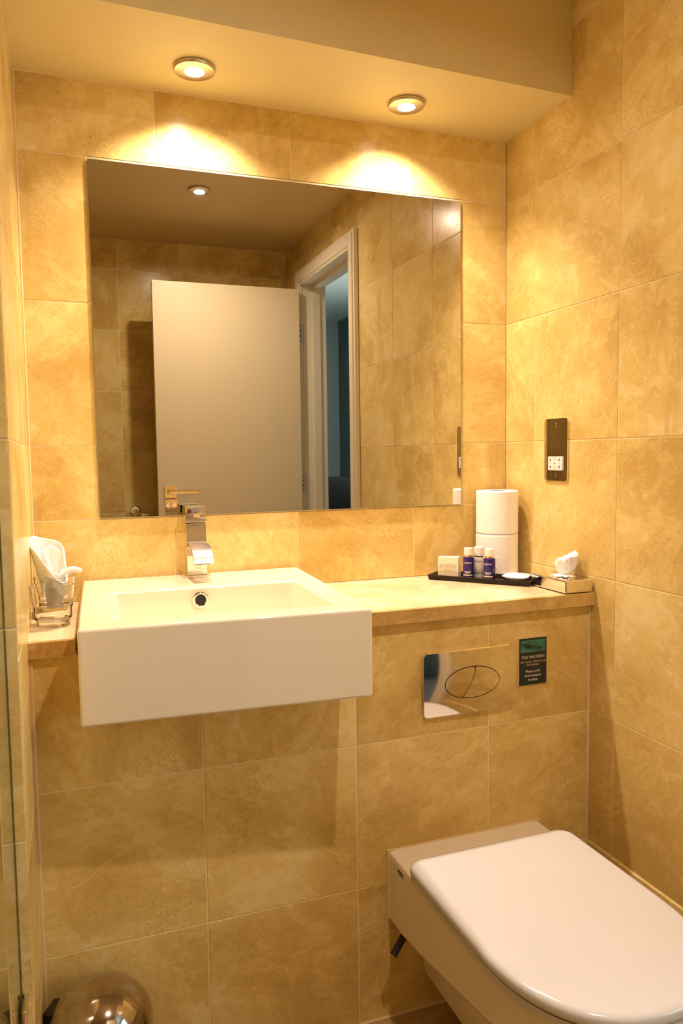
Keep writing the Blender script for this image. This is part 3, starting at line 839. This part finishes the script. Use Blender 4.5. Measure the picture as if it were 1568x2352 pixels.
# pillow sachet
bm = bmesh.new(); nx, ny = 22, 16; lx, ly = .064, .046
for side in (1, -1):
    g = []
    for j in range(ny + 1):
        row = []
        for i in range(nx + 1):
            a, b_ = i / nx * 2 - 1, j / ny * 2 - 1
            h = max(0, (1 - a * a)) ** .55 * max(0, (1 - b_ * b_)) ** .55
            x = a * lx / 2 * (1 - .06 * (1 - b_ * b_)); y = b_ * ly / 2 * (1 - .05 * (1 - a * a))
            z = .0125 + side * .0098 * h + .0011 * noise.noise(Vector((x * 120, y * 120, side))) * h + (.004 * abs(a) ** 3 if side > 0 else .004 * abs(a) ** 3)
            row.append(bm.verts.new((x, y, max(z, .0002))))
        g.append(row)
    for j in range(ny):
        for i in range(nx): bm.faces.new((g[j][i], g[j][i + 1], g[j + 1][i + 1], g[j + 1][i]))
bmesh.ops.remove_doubles(bm, verts=bm.verts, dist=.00005)
sa = finish(bm, 'sachet', M_sachet, None, angle=60, loc=on_tray(.088, .030)); sa.rotation_euler = (0, 0, TRZ + R(4))
tag(sa, 'plump white wrapped sachet at the right end of the tray', 'sachet')

# ---------------------------------------------------------------- tissue box cover and tissue
tbx = thing('tissue_box', 'flat chrome tissue box cover at the worktop end by the wall', 'tissue box', (-.041, -.292, TOP + .0003))
bm = bmesh.new(); box(bm, -.0365, .0365, -.071, .060, .0010, .0300, .0042, 4); finish(bm, 'cover', M_chrome, tbx)
bm = bmesh.new(); prism(bm, rrect(-.006, .006, -.026, .012, .0058, 6), .0297, .0302); finish(bm, 'slot', M_dark, tbx)
boxo('foot', M_dark, tbx, -.034, .034, -.068, .057, 0, .0012)
def tissue():
    # crumpled sheet pulled up through the slot
    bm = bmesh.new(); nt, nz = 60, 22; rows = []
    for j in range(nz + 1):
        s = j / nz; row = []
        for i in range(nt):
            th = 2 * math.pi * i / nt
            base = .010 + .0175 * math.sin(min(1, s * 1.25) * math.pi * .62) if s < .85 else .0258 - (s - .85) * .075
            cr = noise.noise(Vector((math.cos(th) * 1.7, math.sin(th) * 1.7, s * 3.2)))
            cr2 = abs(noise.noise(Vector((math.cos(th) * 4.5 + 7, math.sin(th) * 4.5, s * 6))))
            r = base * (1.04 + .24 * cr - .26 * cr2)
            row.append(bm.verts.new((r * math.cos(th) * .82 + .006 * s, r * math.sin(th) - .006 * s, .0 + .050 * s * (1 + .16 * math.cos(th + .9) * s) + .005 * cr)))
        rows.append(row)
    for a, b in zip(rows, rows[1:]):
        for i in range(nt): bm.faces.new((a[i], a[(i + 1) % nt], b[(i + 1) % nt], b[i]))
    bm.faces.new(rows[-1])
    # the skirt that lies over the cover
    rows = []
    for j in range(5):
        s = j / 4; row = []
        for i in range(25):
            th = R(150 + 130 * i / 24); r = .008 + (.020 + .006 * math.sin(i * .9)) * s
            row.append(bm.verts.new((r * math.cos(th), r * math.sin(th) * 1.1, .0012 + .004 * (1 - s) + .0012 * abs(math.sin(i * .8)))))
        rows.append(row)
    for a, b in zip(rows, rows[1:]):
        for i in range(24): bm.faces.new((a[i], a[i + 1], b[i + 1], b[i]))
    o = finish(bm, 'tissue', M_tissue, None, angle=75, loc=(-.034, -.300, TOP + .0302))
    return tag(o, 'crumpled white tissue sticking out of the chrome box', 'tissue')
tissue()

# ---------------------------------------------------------------- shaver socket
ss = thing('shaver_socket', 'tall polished metal shaver socket plate on the right wall', 'socket', (0, -.2225, 1.115))
mx = lambda a, b, c: (-c, a, b)
bm = bmesh.new(); prism(bm, rrect(-.0445, .0445, 0, .147, .0065, 5), .0003, .0045, mx, bev=.001, seg=2)
pl = finish(bm, 'plate', M_chrome, ss)
bm = bmesh.new(); prism(bm, rrect(-.0285, .0265, .0245, .0575, .003, 4), .0044, .0072, mx, bev=.0008, seg=2)
sk = finish(bm, 'socket_insert', M_white, ss)
bm = bmesh.new()
for y in (.0165, -.0175):
    for z, s in ((.0495, -1), (.0325, 1)):
        prism(bm, [(y + .0022 * math.cos(2 * math.pi * k / 12), z + s * .001 + .0022 * math.sin(2 * math.pi * k / 12)) for k in range(12)], .0071, .0074, mx)
        prism(bm, R4(y - .0011, y + .0011, min(z, z - s * .004), max(z, z - s * .004)), .0071, .00735, mx)
prism(bm, R4(-.0022, .0022, .0402, .0422), .0071, .0074, mx)
finish(bm, 'pin_holes', M_dark, sk, smooth=False)
tx = lambda y0, z0: (lambda x, y: (-.0075, y0 - x, z0 + y))
text('lettering', 'SHAVERS', .0033, M_print, sk, tx(.0, .0525)); text('lettering', 'ONLY', .0033, M_print, sk, tx(.0, .0483))
text('lettering', '230V', .0036, M_print, sk, tx(.0172, .0400)); text('lettering', '115V', .0036, M_print, sk, tx(-.0172, .0400))
bm = bmesh.new()
for z in (.0345, .0320, .0295, .0272): prism(bm, R4(-.005, .005, z, z + .0007), .0071, .0073, mx)
finish(bm, 'small_symbols', M_print, sk, smooth=False)
for z in (.132, .0145):
    bm = bmesh.new()
    prism(bm, [(.0042 * math.cos(2 * math.pi * k / 20), z + .0042 * math.sin(2 * math.pi * k / 20)) for k in range(20)], .0044, .0054, mx, bev=.0006)
    s_ = finish(bm, 'screw', M_chrome, ss)
    bm = bmesh.new(); prism(bm, [(a * .8 - b * .6, z + a * .6 + b * .8) for a, b in R4(-.0036, .0036, -.0005, .0005)], .0053, .0056, mx); finish(bm, 'screw_slot', M_dark, s_)

# ---------------------------------------------------------------- flush plate
fp = thing('flush_plate', 'chrome dual flush plate with oval buttons on the wall above the toilet', 'flush plate', (-.3135, BOXY, .6335))
FW, FH = .1055, .1385
def bulge(x, z): return .0085 + .0005 * (1 - (x / FW) ** 2) + .0060 * max(0, 1 - ((z - FH / 2) / (FH / 2)) ** 2)
def fmap(x, z, d=0): return (x, -bulge(max(-FW, min(FW, x)), z) - d, z)
bm = bmesh.new(); n = 40; cols = []
for k in range(n + 1):
    x = -FW * math.cos(math.pi * k / n)
    e = .0060 * max(0, (abs(x) / FW - .94) / .06) ** 2.2
    col = [(x, 0, e), (x, -bulge(x, 0) + .002, e)]
    col += [(x, -bulge(x, z), z) for z in (e + .0022 + (FH - 2 * e - .0044) * i / 18 for i in range(19))]
    col += [(x, -bulge(x, FH) + .002, FH - e), (x, 0, FH - e)]
    cols.append([bm.verts.new((p[0] + .0035 * (x / FW) ** 3 * (1 - ((p[2] - FH / 2) / (FH / 2)) ** 2), p[1], p[2])) for p in col])
for a, b in zip(cols, cols[1:]):
    for i in range(len(a) - 1): bm.faces.new((a[i], b[i], b[i + 1], a[i + 1]))
bm.faces.new(cols[0]); bm.faces.new(list(reversed(cols[-1])))
finish(bm, 'plate', M_chrome, fp, angle=28, wn=False)
ex, ez, ea, eb = .0045, .0685, .0640, .0325
def surf(poly, d, name, mat, dome=0):
    """a patch over the bulged plate, triangulated finely from its outline"""
    bm = bmesh.new()
    cx = sum(p[0] for p in poly) / len(poly); cz = sum(p[1] for p in poly) / len(poly)
    prev = None
    for f in (1.0, .97, .8, .6, .4, .2):
        ring = [bm.verts.new(fmap(cx + (x - cx) * f, cz + (z - cz) * f, d + (dome if f < 1 else 0))) for x, z in poly]
        if prev:
            for i in range(len(ring)):
                j = (i + 1) % len(ring); bm.faces.new((prev[i], prev[j], ring[j], ring[i]))
        else:
            base = [bm.verts.new(fmap(x, z, -.001)) for x, z in poly]
            for i in range(len(ring)):
                j = (i + 1) % len(ring); bm.faces.new((base[i], base[j], ring[j], ring[i]))
        prev = ring
    c = bm.verts.new(fmap(cx, cz, d + dome))
    for i in range(len(prev)): bm.faces.new((prev[i], prev[(i + 1) % len(prev)], c))
    return finish(bm, name, mat, fp, angle=50, wn=False)
surf([(ex + (ea + .0017) * math.cos(2 * math.pi * k / 64), ez + (eb + .0017) * math.sin(2 * math.pi * k / 64)) for k in range(64)], .00015, 'button_seam', M_dark)
def arc(z):                                  # the curved line between the two buttons
    t = (z - ez) / eb
    return ex - .0075 + .0175 * t - .006 * t * t + .004
t_top = .985; t_bot = -.93
left, right = [], []
N_ = 96
for k in range(N_):
    a = 2 * math.pi * k / N_
    x, z = ex + ea * math.cos(a), ez + eb * math.sin(a)
    (left if x < arc(z) - .0008 else right).append((a, x, z))
zs = [ez + eb * (t_bot + (t_top - t_bot) * k / 20) for k in range(21)]
lp = sorted([q for q in left], key=lambda q: q[0])
lpoly = [(x, z) for _, x, z in lp] + [(arc(z) - .0008, z) for z in zs if abs(z - ez) < eb * .9]
rp = [q for q in right]
rs = sorted([(a if a < math.pi * 1.2 else a - 2 * math.pi, x, z) for a, x, z in rp])
rpoly = [(x, z) for _, x, z in rs] + [(arc(z) + .0008, z) for z in reversed(zs) if abs(z - ez) < eb * .92]
surf(lpoly, .0004, 'small_button', M_chrome); surf(rpoly, .0004, 'large_button', M_chrome)

# ---------------------------------------------------------------- sign
sg = thing('sign', 'small dark green sign reading Please push both buttons to flush', 'sign', (-.152, BOXY, .674))
my = lambda a, b, c: (a, -c, b)
bm = bmesh.new(); prism(bm, R4(-.0362, .0357, 0, .1055), .0002, .0020, my); finish(bm, 'backing', M_signedge, sg, smooth=False)
bm = bmesh.new(); prism(bm, R4(-.0350, .0355, .0006, .1045), .0020, .0022, my); finish(bm, 'face', M_sign, sg, smooth=False)
bm = bmesh.new(); prism(bm, R4(-.0312, .0316, .0735, .1000), .0022, .00235, my); finish(bm, 'wave_picture', M_art, sg, smooth=False)
bm = bmesh.new()
for k, (z0, z1, bend) in enumerate(((.098, .078, -.010), (.093, .075, -.006))):
    pts = [(-.030 + .060 * i / 14, z0 + (z1 - z0) * (i / 14) + bend * math.sin(math.pi * i / 14)) for i in range(15)]
    for (x0, a), (x1, b) in zip(pts, pts[1:]):
        a, b = max(a, .0738), max(b, .0738)
        bm.faces.new([bm.verts.new((x, -.00245, z)) for x, z in ((x0, a), (x1, b), (x1, b + .0006), (x0, a + .0006))])
finish(bm, 'wave_lines', M_sign, sg, smooth=False)
tm = lambda z0, sx=1.0: (lambda x, y: (x * sx + .0005, -.00245, z0 + y))
text('lettering', 'THE MALVERN', .0092, M_printpale, sg, tm(.0595, .98))
text('lettering', 'SPA • HOTEL • HEALTH CLUB', .0056, M_signedge, sg, tm(.0500, .86))
text('lettering', 'RESTAURANT', .0056, M_signedge, sg, tm(.0432, .92))
text('lettering', 'Please push', .0080, M_printpale, sg, tm(.0285), bold=.006)
text('lettering', 'both buttons', .0080, M_printpale, sg, tm(.0190), bold=.006)
text('lettering', 'to flush', .0080, M_printpale, sg, tm(.0095), bold=.006)

# ---------------------------------------------------------------- toilet
def toilet():
    t = thing('toilet', 'white wall-hung toilet with its lid closed', 'toilet', (-.3165, BOXY, 0))
    X0 = -.3165
    def dshape(w, yb, ys, yf, rc=.02, n=40, ex=2.4):
        """outline, from the back right round the front: half width w, back yb, straight until ys, front yf"""
        p = []
        for k in range(5):
            a = R(90 - 90 * k / 4); p.append((w - rc + rc * math.cos(a), yb - rc + rc * math.sin(a)))
        for k in range(1, 7): p.append((w, yb - rc + (ys - yb + rc) * k / 7))
        for k in range(n + 1):
            a = math.pi * k / n; c, s = math.cos(a), math.sin(a)
            p.append((w * math.copysign(abs(c) ** (2 / ex), c), ys - (ys - yf) * abs(s) ** (2 / ex)))
        for k in range(1, 7): p.append((-w, ys + (yb - rc - ys) * k / 7))
        for k in range(5):
            a = R(180 - 90 * k / 4); p.append((-w + rc + rc * math.cos(a), yb - rc + rc * math.sin(a)))
        return p
    def loft(name, secs, mat, angle=45):
        bm = bmesh.new(); prev = None
        for poly, zf in secs:
            ring = [bm.verts.new((x, y, zf(x, y) if callable(zf) else zf)) for x, y in poly]
            if prev:
                for i in range(len(ring)):
                    j = (i + 1) % len(ring); bm.faces.new((prev[i], prev[j], ring[j], ring[i]))
            else: bm.faces.new(list(reversed(ring)))
            prev = ring
        bm.faces.new(prev)
        return finish(bm, name, mat, t, angle=angle)
    w = .1835
    low = lambda k: (lambda x, y: .215 + k + .105 * (max(0, -y - .05) / .56) ** 1.15)
    loft('pan', [(dshape(w - .010, -.001, -.36, -.565, .003), low(-.002)), (dshape(w - .003, -.001, -.365, -.572, .003), low(.001)), (dshape(w, -.001, -.37, -.577, .003), low(.008)),
                 (dshape(w, -.001, -.37, -.582, .003), .352), (dshape(w - .003, -.001, -.37, -.579, .004), .361), (dshape(w - .010, -.004, -.37, -.572, .008), .3645)], M_porc)
    loft('trap', [([(x * .80, y) for x, y in dshape(.105, -.001, -.10, -.20, .01)], .074), ([(x * .86, y) for x, y in dshape(.118, -.001, -.16, -.29, .004)], .082), (dshape(.118, -.001, -.26, -.44, .004), .175), (dshape(.135, -.001, -.33, -.53, .004), .30)], M_porc)
    bm = bmesh.new(); prism(bm, [(x, y) for x, y in ((-w - .003, .218), (w + .003, .218), (w + .003, .366), (-w - .003, .366))], .0, .004, lambda a, b, c: (a, -c, b)); finish(bm, 'sealant', M_silicone, t, smooth=False)
    sh = lambda p: [(x - .0115, y) for x, y in p]
    yb, ys, yf = -.110, -.372, -.604
    loft('seat', [(sh(dshape(w - .006, yb - .004, ys, yf + .007, .025)), .3655), (sh(dshape(w - .002, yb, ys, yf + .003, .027)), .3675), (sh(dshape(w - .002, yb, ys, yf + .003, .027)), .3795)], M_seat)
    dome = lambda z: (lambda x, y: z - .0015 * (abs(x) / w) ** 2)
    ws = w + .001
    loft('lid', [(sh(dshape(ws - .004, yb, ys, yf + .004, .030)), .3815), (sh(dshape(ws, yb + .001, ys, yf, .032)), .385), (sh(dshape(ws, yb + .001, ys, yf, .032)), .394), (sh(dshape(ws - .002, yb - .001, ys, yf + .002, .031)), .3985),
                 (sh(dshape(ws - .006, yb - .005, ys, yf + .006, .028)), .4015), (sh(dshape(ws - .012, yb - .011, ys, yf + .012, .026)), .4030), (sh(dshape(ws - .05, yb - .05, ys, yf + .05, .02)), .4040)], M_seat, 60)
    for s in (-1, 1):
        bm = bmesh.new(); tube(bm, [(s * .075 - .012, -.108, .372), (s * .125 - .012, -.108, .372)], .0075, 14); finish(bm, 'hinge', M_chrome, t)
    # tiny dark maker's stamp on the side
    bm = bmesh.new()
    for k in range(9): box(bm, -w - .0003, -w + .001, -.048 - k * .0030 - .0022, -.048 - k * .0030, .345, .3505)
    box(bm, -w - .0003, -w + .001, -.075, -.050, .3405, .3418)
    finish(bm, 'maker_stamp', M_printdark, t, smooth=False)
toilet()
bm = bmesh.new()
tube(bm, [(-.517, BOXY - .060, .179), (-.490, BOXY - .049, .2025), (-.472, BOXY - .030, .2040), (-.470, BOXY - .0015, .2040)], .0078, 16, caps=True)
tag(finish(bm, 'hose_stub', M_black), 'short black rubber hose end poking out under the toilet', 'hose')

# ---------------------------------------------------------------- pedal bin
bn = thing('pedal_bin', 'round chrome pedal bin with domed lid in the left corner under the basin', 'bin', (-1.0765, -.449, 0))
bm = bmesh.new(); lathe(bm, [(.0005, .001), (.082, .001), (.0835, .004), (.0835, .213)], 56, cap0=True); finish(bm, 'body', M_binchrome, bn)
bm = bmesh.new(); lathe(bm, [(.0850, .0), (.0865, .002), (.0865, .018), (.0845, .020)], 56); finish(bm, 'base_ring', M_black, bn)
bm = bmesh.new(); lathe(bm, [(.0862, .211), (.0866, .214), (.0862, .221)] + [(.0862 * math.cos(R(a)), .221 + .078 * math.sin(R(a))) for a in range(6, 90, 6)] + [(.0008, .2992)], 64, cap1=True); finish(bm, 'lid', M_binchrome, bn, angle=60)
bm = bmesh.new(); box(bm, -.022, .022, -.0, .030, .182, .248, .004)
for v in bm.verts: v.co = Matrix.Rotation(R(62), 4, 'Z') @ (v.co + Vector((0, .066, 0)))
finish(bm, 'hinge', M_black, bn)
bm = bmesh.new(); box(bm, -.020, .020, -.112, -.080, .008, .016, .002)
for v in bm.verts: v.co = Matrix.Rotation(R(62), 4, 'Z') @ v.co
finish(bm, 'pedal', M_black, bn)

# ---------------------------------------------------------------- shower screen
sn = thing('shower_screen', 'clear glass shower screen meeting the left tiled pier', 'shower screen', (-1.1895, PIER, .02))
boxo('pane', M_screen, sn, -.004, .004, -.66, -.0035, 0, 1.90, .0005)
bm = bmesh.new(); box(bm, .0055, .0135, -.045, -.004, .34, .405, .003, 3); finish(bm, 'clamp', M_chrome, sn)
bm = bmesh.new(); box(bm, -.0125, -.0045, -.045, -.004, .34, .405, .003, 3); finish(bm, 'clamp', M_chrome, sn)
boxo('seal', M_screen, sn, -.0055, .0055, -.0035, -.0003, 0, 1.90)

# ---------------------------------------------------------------- rail on the far wall
rl = thing('towel_rail', 'polished chrome rail on the far wall behind the door, seen in the mirror', 'towel rail', (-.782, FAR, .925))
for x in (0, .44):
    bm = bmesh.new(); tube(bm, [(x, .0005, 0), (x, .006, 0), (x, .009, 0)], [.025, .025, .019], 28); finish(bm, 'rose', M_chrome, rl)
bm = bmesh.new()
tube(bm, [(0, .008, 0), (.0, .030, 0), (.006, .044, -.006), (.020, .052, -.014), (.040, .054, -.016), (.40, .054, -.016), (.42, .052, -.014), (.434, .044, -.006), (.44, .030, 0), (.44, .008, 0)], .0105, 16)
finish(bm, 'bar', M_chrome, rl)
